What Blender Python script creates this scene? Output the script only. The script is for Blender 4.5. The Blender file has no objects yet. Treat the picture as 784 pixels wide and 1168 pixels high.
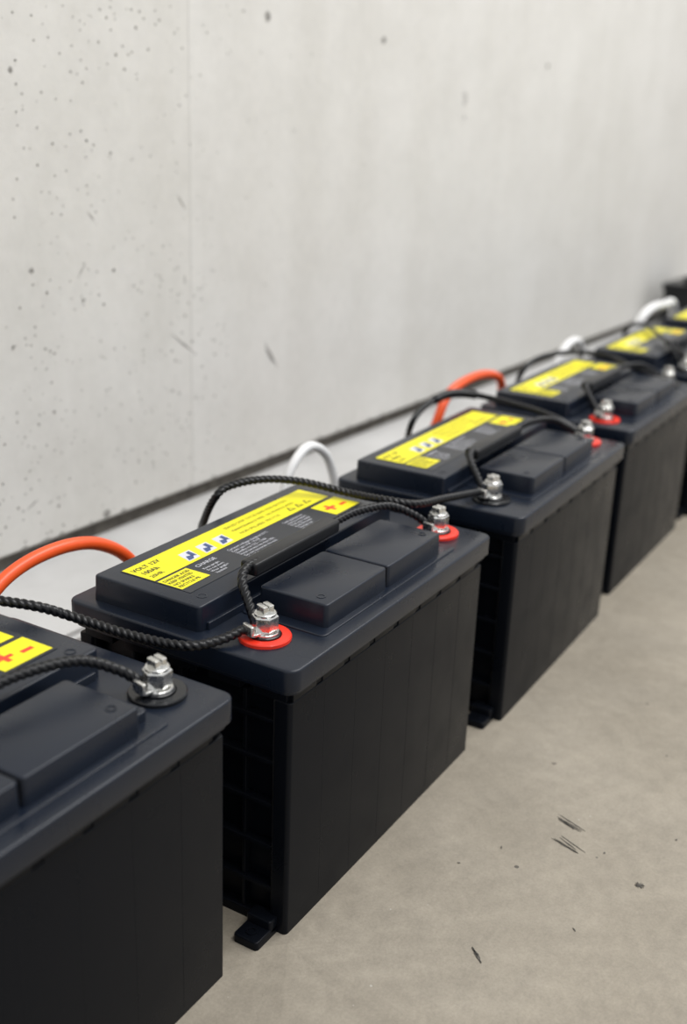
import bpy, bmesh, math, random
from mathutils import Vector, Matrix
random.seed(4)
sc=bpy.context.scene
sc.view_settings.view_transform='Standard'
sc.view_settings.look='None'
COL=sc.collection
# ------------------------------------------------------------ materials
def mat(name,base,rough=.5,metal=0,noise=0,nscale=40,bump=0,bscale=200,spec=.5,coat=0,roughvar=0):
    m=bpy.data.materials.new(name);m.use_nodes=True
    nt=m.node_tree;b=nt.nodes['Principled BSDF']
    b.inputs['Base Color'].default_value=(*base,1);b.inputs['Roughness'].default_value=rough
    b.inputs['Metallic'].default_value=metal;b.inputs['Specular IOR Level'].default_value=spec
    b.inputs['Coat Weight'].default_value=coat
    tc=nt.nodes.new('ShaderNodeTexCoord')
    if noise or roughvar:
        n=nt.nodes.new('ShaderNodeTexNoise');n.inputs['Scale'].default_value=nscale;n.inputs['Detail'].default_value=6
        nt.links.new(tc.outputs['Object'],n.inputs['Vector'])
        if noise:
            r=nt.nodes.new('ShaderNodeValToRGB')
            r.color_ramp.elements[0].position=.3;r.color_ramp.elements[1].position=.7
            r.color_ramp.elements[0].color=(*[c*(1-noise) for c in base],1)
            r.color_ramp.elements[1].color=(*[min(1,c*(1+noise)) for c in base],1)
            nt.links.new(n.outputs['Fac'],r.inputs['Fac']);nt.links.new(r.outputs['Color'],b.inputs['Base Color'])
        if roughvar:
            mr=nt.nodes.new('ShaderNodeMapRange');mr.inputs['From Min'].default_value=.3;mr.inputs['From Max'].default_value=.7
            mr.inputs['To Min'].default_value=rough-roughvar;mr.inputs['To Max'].default_value=rough+roughvar
            nt.links.new(n.outputs['Fac'],mr.inputs['Value']);nt.links.new(mr.outputs['Result'],b.inputs['Roughness'])
    if bump:
        n2=nt.nodes.new('ShaderNodeTexNoise');n2.inputs['Scale'].default_value=bscale;n2.inputs['Detail'].default_value=4
        nt.links.new(tc.outputs['Object'],n2.inputs['Vector'])
        bp=nt.nodes.new('ShaderNodeBump');bp.inputs['Strength'].default_value=bump;bp.inputs['Distance'].default_value=.001
        nt.links.new(n2.outputs['Fac'],bp.inputs['Height']);nt.links.new(bp.outputs['Normal'],b.inputs['Normal'])
    return m
M_body=mat('battery_case_plastic',(.0034,.0044,.0068),.32,bump=.08,bscale=900,roughvar=.06,nscale=25,spec=.13)
M_lid=mat('battery_lid_plastic',(.0070,.0110,.0205),.30,bump=.05,bscale=900,roughvar=.05,nscale=20,noise=.12,spec=.38)
M_slot=mat('dark_recess',(.003,.003,.004),.8,spec=.1)
M_yel=mat('label_yellow',(.80,.72,.006),.45,noise=.04)
M_blk=mat('label_black',(.012,.015,.021),.34)
M_ink=mat('ink_black',(.03,.028,.01),.5)
M_wht=mat('ink_white',(.62,.63,.68),.5)
M_blu=mat('ink_blue',(.05,.08,.2),.5)
M_red=mat('ink_red',(.72,.05,.02),.45)
M_redp=mat('terminal_ring_red',(.80,.035,.015),.3,noise=.08)
M_blkp=mat('terminal_ring_black',(.007,.008,.010),.22)
M_met=mat('zinc_plated_steel',(.74,.74,.72),.24,metal=1,roughvar=.1,nscale=300,bump=.15,bscale=500)
M_rope=mat('braided_black_sleeve',(.004,.0045,.006),.34,noise=.3,nscale=500,spec=.35)
M_or=mat('orange_rubber',(.84,.10,.02),.35,noise=.06)
M_white=mat('white_rubber',(.78,.78,.78),.4)
M_gap_shade=mat('joint_concrete_shade',(.12,.11,.095),.9,noise=.35,nscale=60)  # wall concrete darkened to grey-brown, recess shadow painted into the colour
M_mark=mat('pit_dark',(.10,.092,.08),.9,noise=.5,nscale=300)
M_mark2=mat('scuff_dark',(.085,.078,.068),.85,noise=.5,nscale=400)
M_mark3=mat('scratch_grey',(.26,.25,.235),.9,noise=.3,nscale=300)
# ------------------------------------------------------------ mesh helpers
def finish(name,bm,mats,angle=35):
    bmesh.ops.recalc_face_normals(bm,faces=bm.faces)
    me=bpy.data.meshes.new(name);bm.to_mesh(me);bm.free()
    for m in (mats if isinstance(mats,(list,tuple)) else [mats]): me.materials.append(m)
    for p in me.polygons: p.use_smooth=True
    me.set_sharp_from_angle(angle=math.radians(angle))
    return me
def rring(x0,x1,y0,y1,r,d,n=5):
    x0+=d;x1-=d;y0+=d;y1-=d;r=max(r-d,.0003)
    pts=[]
    for cx,cy,a0 in((x1-r,y1-r,0),(x0+r,y1-r,90),(x0+r,y0+r,180),(x1-r,y0+r,270)):
        for i in range(n+1):
            a=math.radians(a0+90*i/n);pts.append((cx+r*math.cos(a),cy+r*math.sin(a)))
    return pts
def rbox(bm,x0,x1,y0,y1,z0,z1,r=.003,b=.0015,mi=0,bot=0,taper=0):
    prof=[]
    if bot: 
        for i in range(4):
            a=math.pi/2*i/3;prof.append((bot*(1-math.sin(a)),z0+bot*(1-math.cos(a))))
    else: prof.append((0,z0))
    for i in range(4):
        a=math.pi/2*i/3;prof.append((taper+b*(1-math.cos(a)),z1-b+b*math.sin(a)))
    rings=[[bm.verts.new((x,y,z)) for x,y in rring(x0,x1,y0,y1,r,d)] for d,z in prof]
    n=len(rings[0])
    for A,B in zip(rings,rings[1:]):
        for i in range(n): 
            f=bm.faces.new((A[i],A[(i+1)%n],B[(i+1)%n],B[i]));f.material_index=mi
    f=bm.faces.new(rings[-1]);f.material_index=mi
    f=bm.faces.new(rings[0][::-1]);f.material_index=mi
def lathe(bm,cx,cy,prof,n=32,mi=0,rot=0):
    rings=[]
    for r,z in prof:
        rings.append([bm.verts.new((cx+r*math.cos(2*math.pi*i/n+rot),cy+r*math.sin(2*math.pi*i/n+rot),z)) for i in range(n)])
    for A,B in zip(rings,rings[1:]):
        for i in range(n):
            f=bm.faces.new((A[i],A[(i+1)%n],B[(i+1)%n],B[i]));f.material_index=mi
    bm.faces.new(rings[0][::-1]).material_index=mi
    bm.faces.new(rings[-1]).material_index=mi
def catmull(P,step=.0012):
    P=[Vector(p) for p in P];P=[P[0]*2-P[1]]+P+[P[-1]*2-P[-2]]
    out=[]
    for i in range(1,len(P)-2):
        a,b,c,d=P[i-1:i+3];n=max(2,int((c-b).length/step))
        for k in range(n):
            t=k/n
            out.append(.5*((2*b)+(c-a)*t+(2*a-5*b+4*c-d)*t*t+(3*b-a-3*c+d)*t**3))
    out.append(P[-2]);return out
def tube_mesh(name,P,r,m,twist=False,nseg=None,step=None):
    step=step or (.0007 if twist else .004)
    pts=catmull(P,step)
    nseg=nseg or (24 if twist else 16)
    bm=bmesh.new()
    T0=(pts[1]-pts[0]).normalized()
    N=T0.orthogonal().normalized();s=0;rings=[]
    for i,p in enumerate(pts):
        T=(pts[min(i+1,len(pts)-1)]-pts[max(i-1,0)]).normalized()
        N=(N-T*N.dot(T)).normalized();Bn=T.cross(N)
        if i: s+=(p-pts[i-1]).length
        ring=[]
        for k in range(nseg):
            a=2*math.pi*k/nseg
            rr=r
            if twist: rr=r*(.78+.27*abs(math.sin(1.5*a-s*math.pi/.0052)))
            ring.append(bm.verts.new(p+(N*math.cos(a)+Bn*math.sin(a))*rr))
        rings.append(ring)
    for A,B in zip(rings,rings[1:]):
        for k in range(nseg): bm.faces.new((A[k],A[(k+1)%nseg],B[(k+1)%nseg],B[k]))
    bm.faces.new(rings[0][::-1]);bm.faces.new(rings[-1])
    return finish(name,bm,m,60 if not twist else 80)
def obj(name,me,parent=None):
    o=bpy.data.objects.new(name,me);COL.objects.link(o)
    if parent: o.parent=parent
    return o
def text_into(bm,s,x,y,z,size,mi,sx=1.0,bold=0):
    cu=bpy.data.curves.new('t','FONT');cu.body=s;cu.size=size;cu.resolution_u=2;cu.offset=bold
    o=bpy.data.objects.new('t',cu);COL.objects.link(o)
    dg=bpy.context.evaluated_depsgraph_get();me=bpy.data.meshes.new_from_object(o.evaluated_get(dg))
    n0=len(bm.faces);v0=len(bm.verts)
    bm.from_mesh(me);bm.verts.ensure_lookup_table();bm.faces.ensure_lookup_table()
    for v in bm.verts[v0:]: v.co=Vector((v.co.x*sx+x,v.co.y+y,z))
    for f in bm.faces[n0:]: f.material_index=mi
    bpy.data.objects.remove(o);bpy.data.curves.remove(cu);bpy.data.meshes.remove(me)
def poly(bm,pts,z,mi):
    f=bm.faces.new([bm.verts.new((x,y,z)) for x,y in pts]);f.material_index=mi
def quad(bm,x0,x1,y0,y1,z,mi): poly(bm,((x0,y0),(x1,y0),(x1,y1),(x0,y1)),z,mi)
# ------------------------------------------------------------ battery parts (local: u along row, v towards wall)
L,W,H,T=.33,.2107,.2252,.0175
I=.006
# case
bm=bmesh.new()
rbox(bm,I+.010,L-I-.010,I+.0015,W-I-.0015,.0,H-T-.002,.002,.001)
rbox(bm,I,L-I,I,I+.016,0,H-T-.011,.0035,.001)
rbox(bm,I,L-I,W-I-.016,W-I,0,H-T-.011,.0035,.001)
rbox(bm,I+.001,L-I-.001,I+.002,W-I-.002,0,.008,.003,.001)
for v in(.046,.105,.150):
    rbox(bm,I+.003,I+.011,v,v+.003,.008,H-T-.012,.0005,.0004);rbox(bm,L-I-.011,L-I-.003,v,v+.003,.008,H-T-.012,.0005,.0004)
for z in(.034,.070,.106,.142,.176):
    rbox(bm,I+.001,I+.011,I+.005,W-I-.005,z,z+.003,.0005,.0005);rbox(bm,L-I-.011,L-I-.001,I+.005,W-I-.005,z,z+.003,.0005,.0005)
for k in range(1,7):
    u=I+(L-2*I)*k/7
    rbox(bm,u-.0004,u+.0004,I-.00010,I+.003,.006,H-T-.013,.00004,.00004)
for k in range(8):
    u0=I+.004+k*(L-2*I-.012)/8
    rbox(bm,u0,u0+.030,I+.0006,I+.006,H-T-.0115,H-T+.001,.0004,.0003)
for k in range(5):
    v0=I+.004+k*.040
    rbox(bm,I+.0006,I+.011,v0,v0+.028,H-T-.0115,H-T+.001,.0004,.0003);rbox(bm,L-I-.011,L-I-.0006,v0,v0+.028,H-T-.0115,H-T+.001,.0004,.0003)
ME_case=finish('case',bm,M_body)
# mounting foot clip
bm=bmesh.new()
rbox(bm,-.020,I+.004,.014,.036,0,.007,.003,.0012)
rbox(bm,-.003,I+.004,.014,.036,.004,.014,.002,.0012)
lathe(bm,-.011,.025,[(.0042,.0068),(.0042,.0080),(.003,.0080),(.0028,.0060)],20)
ME_foot=finish('mounting_foot',bm,M_body)
# lid
bm=bmesh.new()
rbox(bm,0,L,0,W,H-T,H,.010,.0020,bot=.0010)
rbox(bm,.003,L-.003,.003,W-.003,H-T-.0035,H-T+.002,.009,.0005)
ME_lid=finish('lid',bm,M_lid)
bm=bmesh.new()
BZ=H+.020
rbox(bm,.012,.300,.090,.194,H-.001,BZ,.005,.0015,taper=.0008)
for u,v in((.030,.102),(.284,.102)): lathe(bm,u,v,[(.0040,BZ-.001),(.0040,BZ+.0003),(.0032,BZ+.0003),(.0030,BZ-.0006)],20)
rbox(bm,.020,.292,.0875,.0915,H-.001,H+.006,.001,.0008)
ME_blk=finish('label_housing',bm,M_lid)
bm=bmesh.new()
for u0,u1 in((.070,.1615),(.1625,.257)):
    rbox(bm,u0,u1,.018,.080,H-.001,H+.0195,.004,.0014,taper=.0006)
for u,v in((.082,.031),(.245,.031)): lathe(bm,u,v,[(.0036,H+.019),(.0036,H+.0199),(.0026,H+.0199),(.0024,H+.0190)],20)
rbox(bm,.1612,.1628,.0195,.0785,H+.004,H+.0185,.0003,.0002,mi=1)
rbox(bm,.255,.272,.026,.070,H-.001,H+.008,.003,.001)
rbox(bm,.058,.278,.0125,.088,H-.001,H+.0012,.005,.0008)
ME_fblk=finish('vent_cover',bm,[M_lid,M_slot])
# label
bm=bmesh.new();z=BZ+.0003;z2=BZ+.0006
quad(bm,.029,.283,.112,.181,z,1)
quad(bm,.030,.278,.147,.180,z2-.0001,0)
quad(bm,.030,.064,.1205,.1445,z2-.0001,0)
quad(bm,.240,.281,.1145,.1425,z2-.0001,0)
text_into(bm,'VOLT 12V',.033,.1695,z2,.0070,2,bold=.0002)
text_into(bm,'100Ah',.034,.1605,z2,.0070,2,bold=.0002)
text_into(bm,'20HR',.034,.1520,z2,.0060,2,bold=.0001)
for i,x in enumerate((.076,.098,.120)):
    poly(bm,((x,.1505),(x+.014,.1505),(x+.019,.1665),(x+.005,.1665)),z2,4)
    poly(bm,((x+.0015,.1518),(x+.0075,.1518),(x+.0125,.1570),(x+.0060,.1590)),z2+.0001,3)
    poly(bm,((x+.0100,.1560),(x+.0145,.1545),(x+.0165,.1650),(x+.0120,.1640)),z2+.0001,3)
text_into(bm,'SEALED DEEP CYCLE LEAD ACID BATTERY',.150,.1705,z2,.0050,2)
text_into(bm,'MAINTENANCE FREE  VALVE REGULATED',.150,.1620,z2,.0050,2)
text_into(bm,'NON SPILLABLE  RECYCLE',.150,.1535,z2,.0050,2)
# small warning pictograms on the strip and the square
for k in range(3):
    x=.222+.013*k
    poly(bm,((x,.1525),(x+.010,.1525),(x+.005,.1600)),z2,2);poly(bm,((x+.0022,.1535),(x+.0078,.1535),(x+.005,.1577)),z2+.0001,0)
for j in range(4): text_into(bm,['DANGER ACID','KEEP VENTED','NO SPARKS','RECYCLE PB'][j],.032,.1385-.005*j,z2,.0045,2,bold=.0001)
text_into(bm,'CHARGE',.070,.1372,z2,.0062,4)
for j in range(4): text_into(bm,['Keep upright','Do not short','Wear goggles','Ventilate'][j],.070,.1310-.0042*j,z2,.0038,4)
for j in range(6):
    text_into(bm,['Constant voltage charge at 25 C','Cycle use 14.4 - 15.0V','Standby use 13.5 - 13.8V','Initial current less than 30A','Do not incinerate the unit','Avoid short circuit'][j],.112,.1385-.0043*j,z2,.0042,4)
for j in range(6):
    text_into(bm,['Lead acid battery','must be recycled','Flush eyes, water','Keep fire away','Storage use','Made with care'][j],.192,.1385-.0043*j,z2,.0042,4)
text_into(bm,'+',.2445,.1205,z2,.024,5,1.1,bold=.0008)
text_into(bm,'-',.2645,.121,z2,.024,5,1.3,bold=.0008)
ME_label=finish('label',bm,[M_yel,M_blk,M_ink,M_blu,M_wht,M_red])
# terminal
def terminal(name,rm):
    bm=bmesh.new()
    lathe(bm,0,0,[(.0195,-.001),(.0195,.0022),(.0188,.0030),(.0125,.0030),(.0120,.0018)],40,0)
    lathe(bm,0,0,[(.0118,0),(.0118,.0040),(.0112,.0045)],32,1)
    lathe(bm,0,0,[(.0104,.004),(.0104,.0056),(.0100,.0060)],32,2)
    rbox(bm,-.0160,.006,-.0060,.0060,.0060,.0078,.004,.0004,2)
    rbox(bm,-.0160,-.0128,-.0055,.0055,.0070,.0140,.001,.0006,2)
    lathe(bm,0,0,[(.0094,.0076),(.0098,.0084),(.0098,.0176),(.0090,.0186)],6,2,.25)
    lathe(bm,0,0,[(.0080,.0184),(.0082,.0190),(.0082,.0200),(.0076,.0206)],28,2)
    rbox(bm,-.0048,-.0006,-.0046,.0046,.0200,.0262,.001,.0006,2)
    rbox(bm,.0006,.0048,-.0046,.0046,.0200,.0262,.001,.0006,2)
    rbox(bm,-.0010,.0010,-.0040,.0040,.0200,.0240,.0005,.0003,2)
    return finish(name,bm,[rm,M_blkp,M_met],30)
ME_tr=terminal('terminal_red',M_redp);ME_tb=terminal('terminal_black',M_blkp)
# rope handle + grip
ME_hand=tube_mesh('rope_handle',[(.036,.058,H+.008),(.042,.068,H+.018),(.050,.080,H+.030),(.066,.087,H+.0345),(.10,.088,H+.033),(.15,.088,H+.0325),(.19,.088,H+.033),(.225,.085,H+.034),(.262,.074,H+.031),(.283,.060,H+.020),(.293,.050,H+.010)],.0036,M_rope,True)
bm=bmesh.new();rbox(bm,.068,.190,.0805,.0960,H+.027,H+.0375,.003,.002,bot=.002)
ME_grip=finish('handle_grip',bm,M_rope)
def battery(x,y,a,lt,rt):
    e=bpy.data.objects.new('lead_acid_battery',None);COL.objects.link(e)
    e.location=(x,y,0);e.rotation_euler=(0,0,a);e.empty_display_size=.1
    for n,me in(('case',ME_case),('mounting_foot',ME_foot),('lid',ME_lid),('label_housing',ME_blk),('vent_cover',ME_fblk),('label',ME_label),('rope_handle',ME_hand),('handle_grip',ME_grip)):
        obj(n,me,e)
    t=obj('terminal_left',ME_tr if lt else ME_tb,e);t.location=(.034,.048,H);t.rotation_euler=(0,0,-.35)
    t=obj('terminal_right',ME_tr if rt else ME_tb,e);t.location=(.301,.043,H);t.rotation_euler=(0,0,-.2)
    return e
battery(-.3748,.0022,.0324,0,0)
battery(0,0,.0326,1,1)
battery(.3858,.006,.0436,0,1)
battery(.7696,.0318,.0303,1,0)
battery(1.152,.040,.030,0,1)
battery(1.535,.050,.030,1,0)
battery(1.918,.058,.030,0,1)
# ------------------------------------------------------------ cables
ropes=[
[(-.084,.200,.255),(-.066,.176,.250),(-.048,.161,.240),(-.033,.117,.232),(-.021,.078,.231),(0,.065,.231),(.022,.058,.234)],
[(.250,.292,.10),(.248,.290,.18),(.207,.251,.22),(.193,.227,.25),(.207,.221,.259),(.235,.204,.262),(.260,.177,.259),(.278,.135,.252),(.275,.095,.255),(.292,.071,.252),(.339,.068,.245),(.410,.062,.235)],
[(.632,.276,.19),(.589,.246,.235),(.623,.247,.25),(.665,.240,.258),(.695,.218,.256),(.690,.155,.254),(.681,.104,.250),(.688,.066,.234)],
[(.990,.292,.19),(.949,.265,.235),(.991,.257,.252),(1.043,.230,.256),(1.062,.181,.256),(1.030,.122,.25),(1.067,.085,.234)],
[(1.399,.271,.2),(1.404,.265,.24),(1.378,.227,.256),(1.273,.162,.256),(1.190,.100,.25),(1.188,.088,.234)]]
for i,P in enumerate(ropes):
    obj('braided_cable',tube_mesh('braided_cable',P,.0036 if i<2 else .0038,M_rope,i<2))
obj('cable_sleeve',tube_mesh('cable_sleeve',[(.642,.245,.2545),(.665,.240,.258),(.685,.228,.258),(.695,.214,.2565)],.0058,M_rope))
obj('orange_cable',tube_mesh('orange_cable',[(-.09,.262,.0),(-.085,.262,.12),(-.06,.265,.19),(-.019,.27,.226),(.035,.27,.237),(.09,.27,.226),(.132,.268,.190),(.150,.262,.12),(.152,.262,0)],.0058,M_or))
obj('white_cable',tube_mesh('white_cable',[(.350,.262,.0),(.352,.262,.15),(.362,.27,.205),(.385,.27,.236),(.415,.27,.241),(.445,.268,.215),(.455,.262,.15),(.456,.262,0)],.0052,M_white))
obj('orange_cable',tube_mesh('orange_cable',[(.690,.28,.0),(.692,.28,.15),(.703,.27,.215),(.735,.27,.245),(.81,.27,.253),(.875,.27,.241),(.907,.275,.211),(.915,.28,.15),(.915,.28,0)],.0062,M_or))
obj('white_cable',tube_mesh('white_cable',[(1.09,.29,.0),(1.092,.285,.15),(1.10,.275,.215),(1.13,.27,.248),(1.18,.27,.248),(1.21,.275,.21),(1.215,.28,.1),(1.215,.28,0)],.0065,M_white))
obj('white_cable',tube_mesh('white_cable',[(1.485,.30,.0),(1.486,.295,.15),(1.495,.28,.225),(1.53,.27,.258),(1.62,.27,.258),(1.70,.275,.245),(1.72,.28,.15),(1.72,.28,0)],.0085,M_white))
# ------------------------------------------------------------ room
KH=.068;KY=.40;WB=.090;YW=.5713
def surf_mat(name,kind):
    m=bpy.data.materials.new(name);m.use_nodes=True;nt=m.node_tree;N=nt.nodes;Lk=nt.links
    b=N['Principled BSDF'];b.inputs['Roughness'].default_value=.85 if kind!='floor' else .55
    b.inputs['Specular IOR Level'].default_value=.3
    tc=N.new('ShaderNodeTexCoord')
    def math_(op,a,b_=None,c_=None):
        x=N.new('ShaderNodeMath');x.operation=op
        for i,v in enumerate((a,b_,c_)):
            if v is None: continue
            if isinstance(v,(int,float)): x.inputs[i].default_value=v
            else: Lk.new(v,x.inputs[i])
        return x.outputs[0]
    def noise(scale,detail=6,rough=.6,sv=None):
        n=N.new('ShaderNodeTexNoise');n.inputs['Scale'].default_value=scale;n.inputs['Detail'].default_value=detail;n.inputs['Roughness'].default_value=rough
        if sv:
            mp=N.new('ShaderNodeMapping');mp.inputs['Scale'].default_value=sv;Lk.new(tc.outputs['Object'],mp.inputs['Vector']);Lk.new(mp.outputs['Vector'],n.inputs['Vector'])
        else: Lk.new(tc.outputs['Object'],n.inputs['Vector'])
        return n.outputs['Fac']
    def ramp(fac,e):
        r=N.new('ShaderNodeValToRGB');r.color_ramp.elements[0].position=e[0][0];r.color_ramp.elements[0].color=(*e[0][1],1)
        r.color_ramp.elements[1].position=e[1][0];r.color_ramp.elements[1].color=(*e[1][1],1);Lk.new(fac,r.inputs['Fac']);return r.outputs['Color']
    def mix(a,bb,fac,mode='MULTIPLY'):
        x=N.new('ShaderNodeMix');x.data_type='RGBA';x.blend_type=mode
        if isinstance(fac,float): x.inputs[0].default_value=fac
        else: Lk.new(fac,x.inputs[0])
        Lk.new(a,x.inputs[6]);Lk.new(bb,x.inputs[7]);return x.outputs[2]
    def pits(scale,mul,off,clm,cls=3.5):
        v=N.new('ShaderNodeTexVoronoi');v.inputs['Scale'].default_value=scale;Lk.new(tc.outputs['Object'],v.inputs['Vector'])
        sep=N.new('ShaderNodeSeparateColor');Lk.new(v.outputs['Color'],sep.inputs['Color'])
        a=math_('MULTIPLY_ADD',sep.outputs['Red'],mul,off)
        cl=math_('MULTIPLY_ADD',noise(cls,3,.6),clm,-clm*.5)
        return math_('LESS_THAN',v.outputs['Distance'],math_('ADD',a,cl))
    def rgb(c):
        d=N.new('ShaderNodeRGB');d.outputs[0].default_value=(*c,1);return d.outputs[0]
    if kind=='wall':
        col=ramp(noise(2.2,5,.55),((.3,(.672,.658,.628)),(.72,(.728,.718,.692))))
        col=mix(col,ramp(noise(1,4,.6,sv=(9,9,.35)),((.30,(.93,.926,.915)),(.60,(1,1,1)))),.65)
        col=mix(col,ramp(noise(9,6,.65),((.35,(.95,.95,.945)),(.62,(1.0,1.0,1.0)))),1.0)
        col=mix(col,ramp(noise(60,8,.7),((.3,(.93,.93,.93)),(.7,(1.0,1.0,1.0)))),1.0)
        sx=N.new('ShaderNodeSeparateXYZ');Lk.new(tc.outputs['Object'],sx.inputs[0])
        # formwork seam
        wob=math_('MULTIPLY',noise(14,3),.004)
        seam=math_('LESS_THAN',math_('ABSOLUTE',math_('SUBTRACT',math_('ADD',sx.outputs['X'],wob),.567)),.0009)
        col=mix(col,rgb((.42,.41,.39)),math_('MULTIPLY',seam,.6),'MIX')
        step=math_('LESS_THAN',sx.outputs['X'],.565)
        col=mix(col,rgb((.97,.967,.96)),step)
        left=math_('LESS_THAN',math_('ADD',sx.outputs['X'],math_('MULTIPLY',noise(5,3),.6)),.95)
        col=mix(col,rgb((.20,.19,.17)),math_('MULTIPLY',pits(150,.9,-.66,.45,6),left),'MIX')
        col=mix(col,rgb((.20,.19,.17)),math_('MULTIPLY',pits(75,.9,-.79,.3,4),left),'MIX')
        col=mix(col,rgb((.30,.29,.27)),pits(60,.9,-.83,.2,3),'MIX')
        h=noise(45,8,.7)
    elif kind=='kerb':
        col=ramp(noise(8,6,.6),((.3,(.46,.455,.447)),(.7,(.56,.556,.548))));h=noise(90,6,.7)
    else:
        col=ramp(noise(4,6,.6),((.3,(.290,.256,.203)),(.7,(.37,.331,.270))))
        col=mix(col,ramp(noise(14,8,.7),((.35,(.90,.90,.90)),(.62,(1.04,1.04,1.04)))),1.0)
        col=mix(col,ramp(noise(60,8,.75),((.3,(.82,.82,.82)),(.7,(1.07,1.07,1.07)))),1.0)
        col=mix(col,ramp(noise(420,3,.7),((.35,(.86,.86,.86)),(.6,(1,1,1)))),.8)
        col=mix(col,rgb((.11,.10,.085)),pits(38,.8,-.73,.2),'MIX')
        col=mix(col,rgb((.44,.41,.36)),pits(90,.8,-.74,.3),'MIX')
        h=noise(120,8,.75)
    Lk.new(col,b.inputs['Base Color'])
    bp=N.new('ShaderNodeBump');bp.inputs['Strength'].default_value=.35;bp.inputs['Distance'].default_value=.002
    Lk.new(h,bp.inputs['Height']);Lk.new(bp.outputs['Normal'],b.inputs['Normal'])
    return m
def boxobj(name,x0,x1,y0,y1,z0,z1,m,b=.003):
    bm=bmesh.new();bmesh.ops.create_cube(bm,size=1)
    for v in bm.verts: v.co=Vector(((x0+x1)/2+v.co.x*(x1-x0),(y0+y1)/2+v.co.y*(y1-y0),(z0+z1)/2+v.co.z*(z1-z0)))
    if b: bmesh.ops.bevel(bm,geom=bm.edges[:],offset=b,segments=2,affect='EDGES')
    return obj(name,finish(name,bm,m))
boxobj('floor',-3,9,-5,.8,-.1,0,surf_mat('floor_concrete','floor'),0)
wall=boxobj('wall_back',-3,9,YW,YW+.2,WB,3.2,surf_mat('wall_concrete','wall'),.004)
boxobj('trim_1',-3,9,KY,YW+.2,0,KH,surf_mat('kerb_concrete','kerb'),.006)
boxobj('trim_2',-3,9,YW+.014,YW+.2,KH-.001,WB+.002,M_gap_shade,0)  # set-back strip under the wall, its dark tone is painted shade
# chips along the bottom arris, pits and scratches in the wall face (one object, lying on the wall)
bm=bmesh.new()
def wpoly(pts,mi,off=.0004):
    bm.faces.new([bm.verts.new((x,YW-off,z)) for x,z in pts]).material_index=mi
def blob(x,z,rx,rz,mi=0,n=11):
    wpoly([(x+rx*math.cos(2*math.pi*i/n)*random.uniform(.65,1.1),z+rz*math.sin(2*math.pi*i/n)*random.uniform(.65,1.1)) for i in range(n)],mi,random.uniform(.0003,.0006))
def scratch(x0,z0,x1,z1,w,mi=1):
    d=Vector((x1-x0,z1-z0));n=Vector((-d.y,d.x)).normalized()*w/2
    a=[];b=[]
    for i in range(7):
        t=i/6;k=math.sin(math.pi*min(max(t,.04),.96))*random.uniform(.7,1.2);c=Vector((x0,z0))+d*t+n*random.uniform(-.4,.4)
        a.append(tuple(c+n*k));b.append(tuple(c-n*k))
    wpoly(a+b[::-1],mi,random.uniform(.0003,.0006))
for x,z,s in((.724,.701,.0065),(1.019,.693,.006),(1.647,.689,.006),(.399,.099,.0055),(.672,.703,.002),(.286,.614,.003),(.299,.410,.0032),(.425,.399,.0022),(.321,.246,.002),(.267,.330,.0018)):
    blob(x,z,s*1.1,s*1.05,1);blob(x+s*.15,z+s*.2,s*.75,s*.7,0)
for i in range(5): blob(1.302+random.uniform(-.008,.008),.600+random.uniform(-.025,.025),.0022,.005,1)
for i in range(150):
    x=random.uniform(.27,.27+.42*random.random()**.6);z=random.uniform(.10,.72);s=random.uniform(.0008,.0015)*(1.3 if random.random()<.12 else 1)
    blob(x,z,s,s,random.choice((0,0,1)),8)
for i in range(55):
    x=random.uniform(.6,2.6);z=random.uniform(.12,.9);s=random.uniform(.0008,.0018);blob(x,z,s,s,1,8)
for q in((.726,.270,.757,.229,.0032),(.727,.262,.748,.236,.0025),(.524,.310,.571,.278,.0018),(.541,.481,.556,.464,.0018),(.380,.411,.366,.394,.0013),(.371,.377,.375,.361,.0013),(.386,.469,.397,.457,.0013),(.271,.139,.291,.148,.0016)): scratch(*q)
x=.0
while x<3.2:
    w_=random.uniform(.004,.02)
    wpoly([(x,WB+.0035),(x+w_*.3,WB+.0035+random.uniform(.001,.004)),(x+w_*.7,WB+.0035+random.uniform(.001,.004)),(x+w_,WB+.0035)],1);x+=w_+random.uniform(.01,.07)
obj('wall_marks',finish('wall_marks',bm,[M_mark,M_mark3]))
# scuffs and bits of debris on the floor
bm=bmesh.new()
def fslash(x,y,dx,dy,w,zz):
    d=Vector((dx,dy));n=Vector((-dy,dx)).normalized()*w/2;a=[];b=[]
    for i in range(9):
        t=i/8;k=math.sin(math.pi*min(max(t,.03),.97))*random.uniform(.6,1.3);c=Vector((x,y))+d*(t-.5)+n*random.uniform(-.5,.5)
        a.append(c+n*k);b.append(c-n*k)
    lo=[bm.verts.new((q.x,q.y,0.0002)) for q in a+b[::-1]];hi=[bm.verts.new((q.x,q.y,zz)) for q in a+b[::-1]]
    bm.faces.new(hi);m_=len(lo)
    for i in range(m_): bm.faces.new((lo[i],lo[(i+1)%m_],hi[(i+1)%m_],hi[i]))
for x,y,dx,dy in((.266,-.114,-.008,-.026),(.236,-.126,-.008,-.028)):
    nx,ny=-dy,dx;l=math.hypot(nx,ny);nx/=l;ny/=l
    for k in range(5):
        o_=(k-2)*.0016;fslash(x+nx*o_+random.uniform(-.002,.002),y+ny*o_+random.uniform(-.002,.002),dx*random.uniform(.7,1.1)+random.uniform(-.002,.002),dy*random.uniform(.6,1.1),.0011,.0005)
for k in range(5):
    a=k*1.3;fslash(.221,-.194,.008*math.cos(a),.008*math.sin(a),.0012,.0005+.0001*k)
for k in range(2): fslash(.071+.001*k,-.121,-.011,-.013,.0015,.0006)
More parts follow.
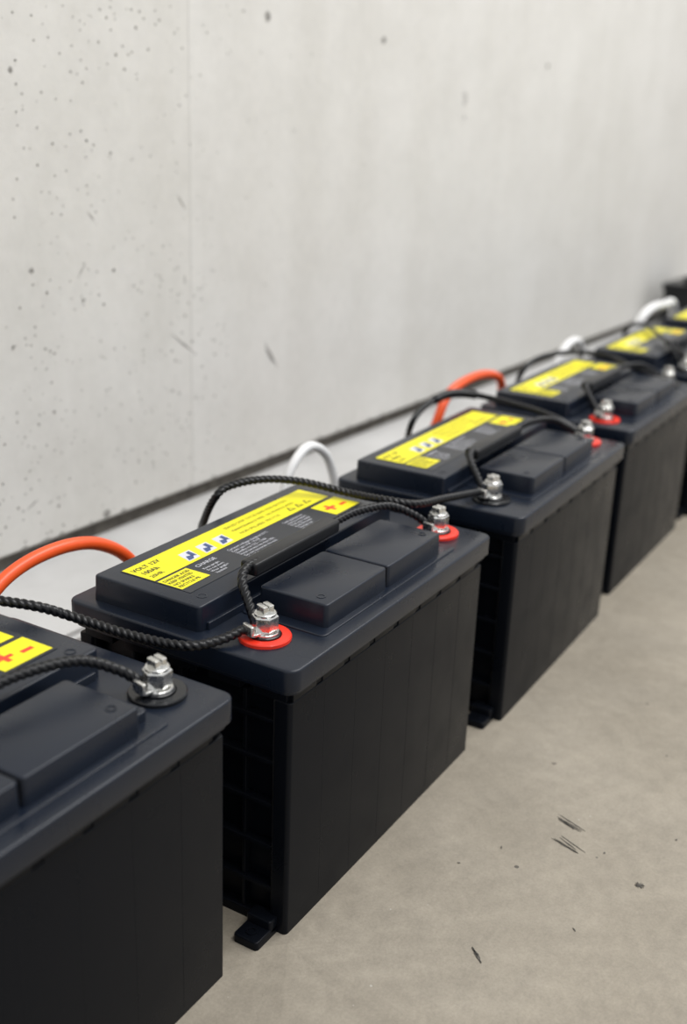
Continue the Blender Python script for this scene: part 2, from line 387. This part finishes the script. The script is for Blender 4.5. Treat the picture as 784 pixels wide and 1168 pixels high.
for x,y in((.20,-.08),(.35,-.065),(.245,-.155),(.43,-.15),(.30,-.20),(.14,-.17),(.52,-.10),(.62,-.16),(.16,-.06),(.40,-.22)):
    a=random.uniform(0,6.3);l=random.uniform(.002,.0045);fslash(x,y,l*math.cos(a),l*math.sin(a),.0012,.0006)
obj('floor_debris',finish('floor_debris',bm,M_mark2))
# black junction box standing on the kerb at the far end of the row
bm=bmesh.new()
rbox(bm,2.43,2.68,.42,.52,KH,KH+.110,.008,.004);rbox(bm,2.425,2.685,.415,.525,KH+.110,KH+.126,.010,.004)
for k in range(3): lathe(bm,2.48+.065*k,.47,[(.014,KH+.125),(.014,KH+.134),(.010,KH+.136),(.010,KH+.144)],16)
obj('junction_box',finish('junction_box',bm,M_rope))
# ------------------------------------------------------------ lights
w=bpy.data.worlds.new('w');sc.world=w;w.use_nodes=True
bg=w.node_tree.nodes['Background'];bg.inputs['Color'].default_value=(.97,.98,1,1);bg.inputs['Strength'].default_value=.80
def area(name,loc,tgt,size,power,col=(1,1,1)):
    ld=bpy.data.lights.new(name,'AREA');ld.shape='RECTANGLE';ld.size=size[0];ld.size_y=size[1];ld.energy=power;ld.color=col
    o=bpy.data.objects.new(name,ld);COL.objects.link(o);o.location=loc
    o.rotation_euler=(Vector(tgt)-Vector(loc)).to_track_quat('-Z','Y').to_euler()
area('ceiling_light',(1.3,-1.0,3.0),(1.1,.1,0),(4,1.2),112,(1,.99,.97))
# ------------------------------------------------------------ camera
p=[1265.183, 0.5642, 0.3427, 0.0391, -0.5502, -0.3825, 0.5817]
yaw,pitch,roll=p[1:4]
f=Vector((math.cos(yaw)*math.cos(pitch),math.sin(yaw)*math.cos(pitch),-math.sin(pitch)))
r=f.cross(Vector((0,0,1))).normalized();u=r.cross(f)
c,s=math.cos(roll),math.sin(roll)
r,u=c*r+s*u,-s*r+c*u
C=Vector(p[4:7])
cd=bpy.data.cameras.new('camera');co=bpy.data.objects.new('camera',cd);COL.objects.link(co)
co.matrix_world=Matrix(((r.x,u.x,-f.x,C.x),(r.y,u.y,-f.y,C.y),(r.z,u.z,-f.z,C.z),(0,0,0,1)))
cd.sensor_fit='VERTICAL';cd.sensor_height=36;cd.lens=p[0]/1168*36
cd.dof.use_dof=True;cd.dof.focus_distance=.84;cd.dof.aperture_fstop=4.0
cd.clip_start=.01
sc.camera=co
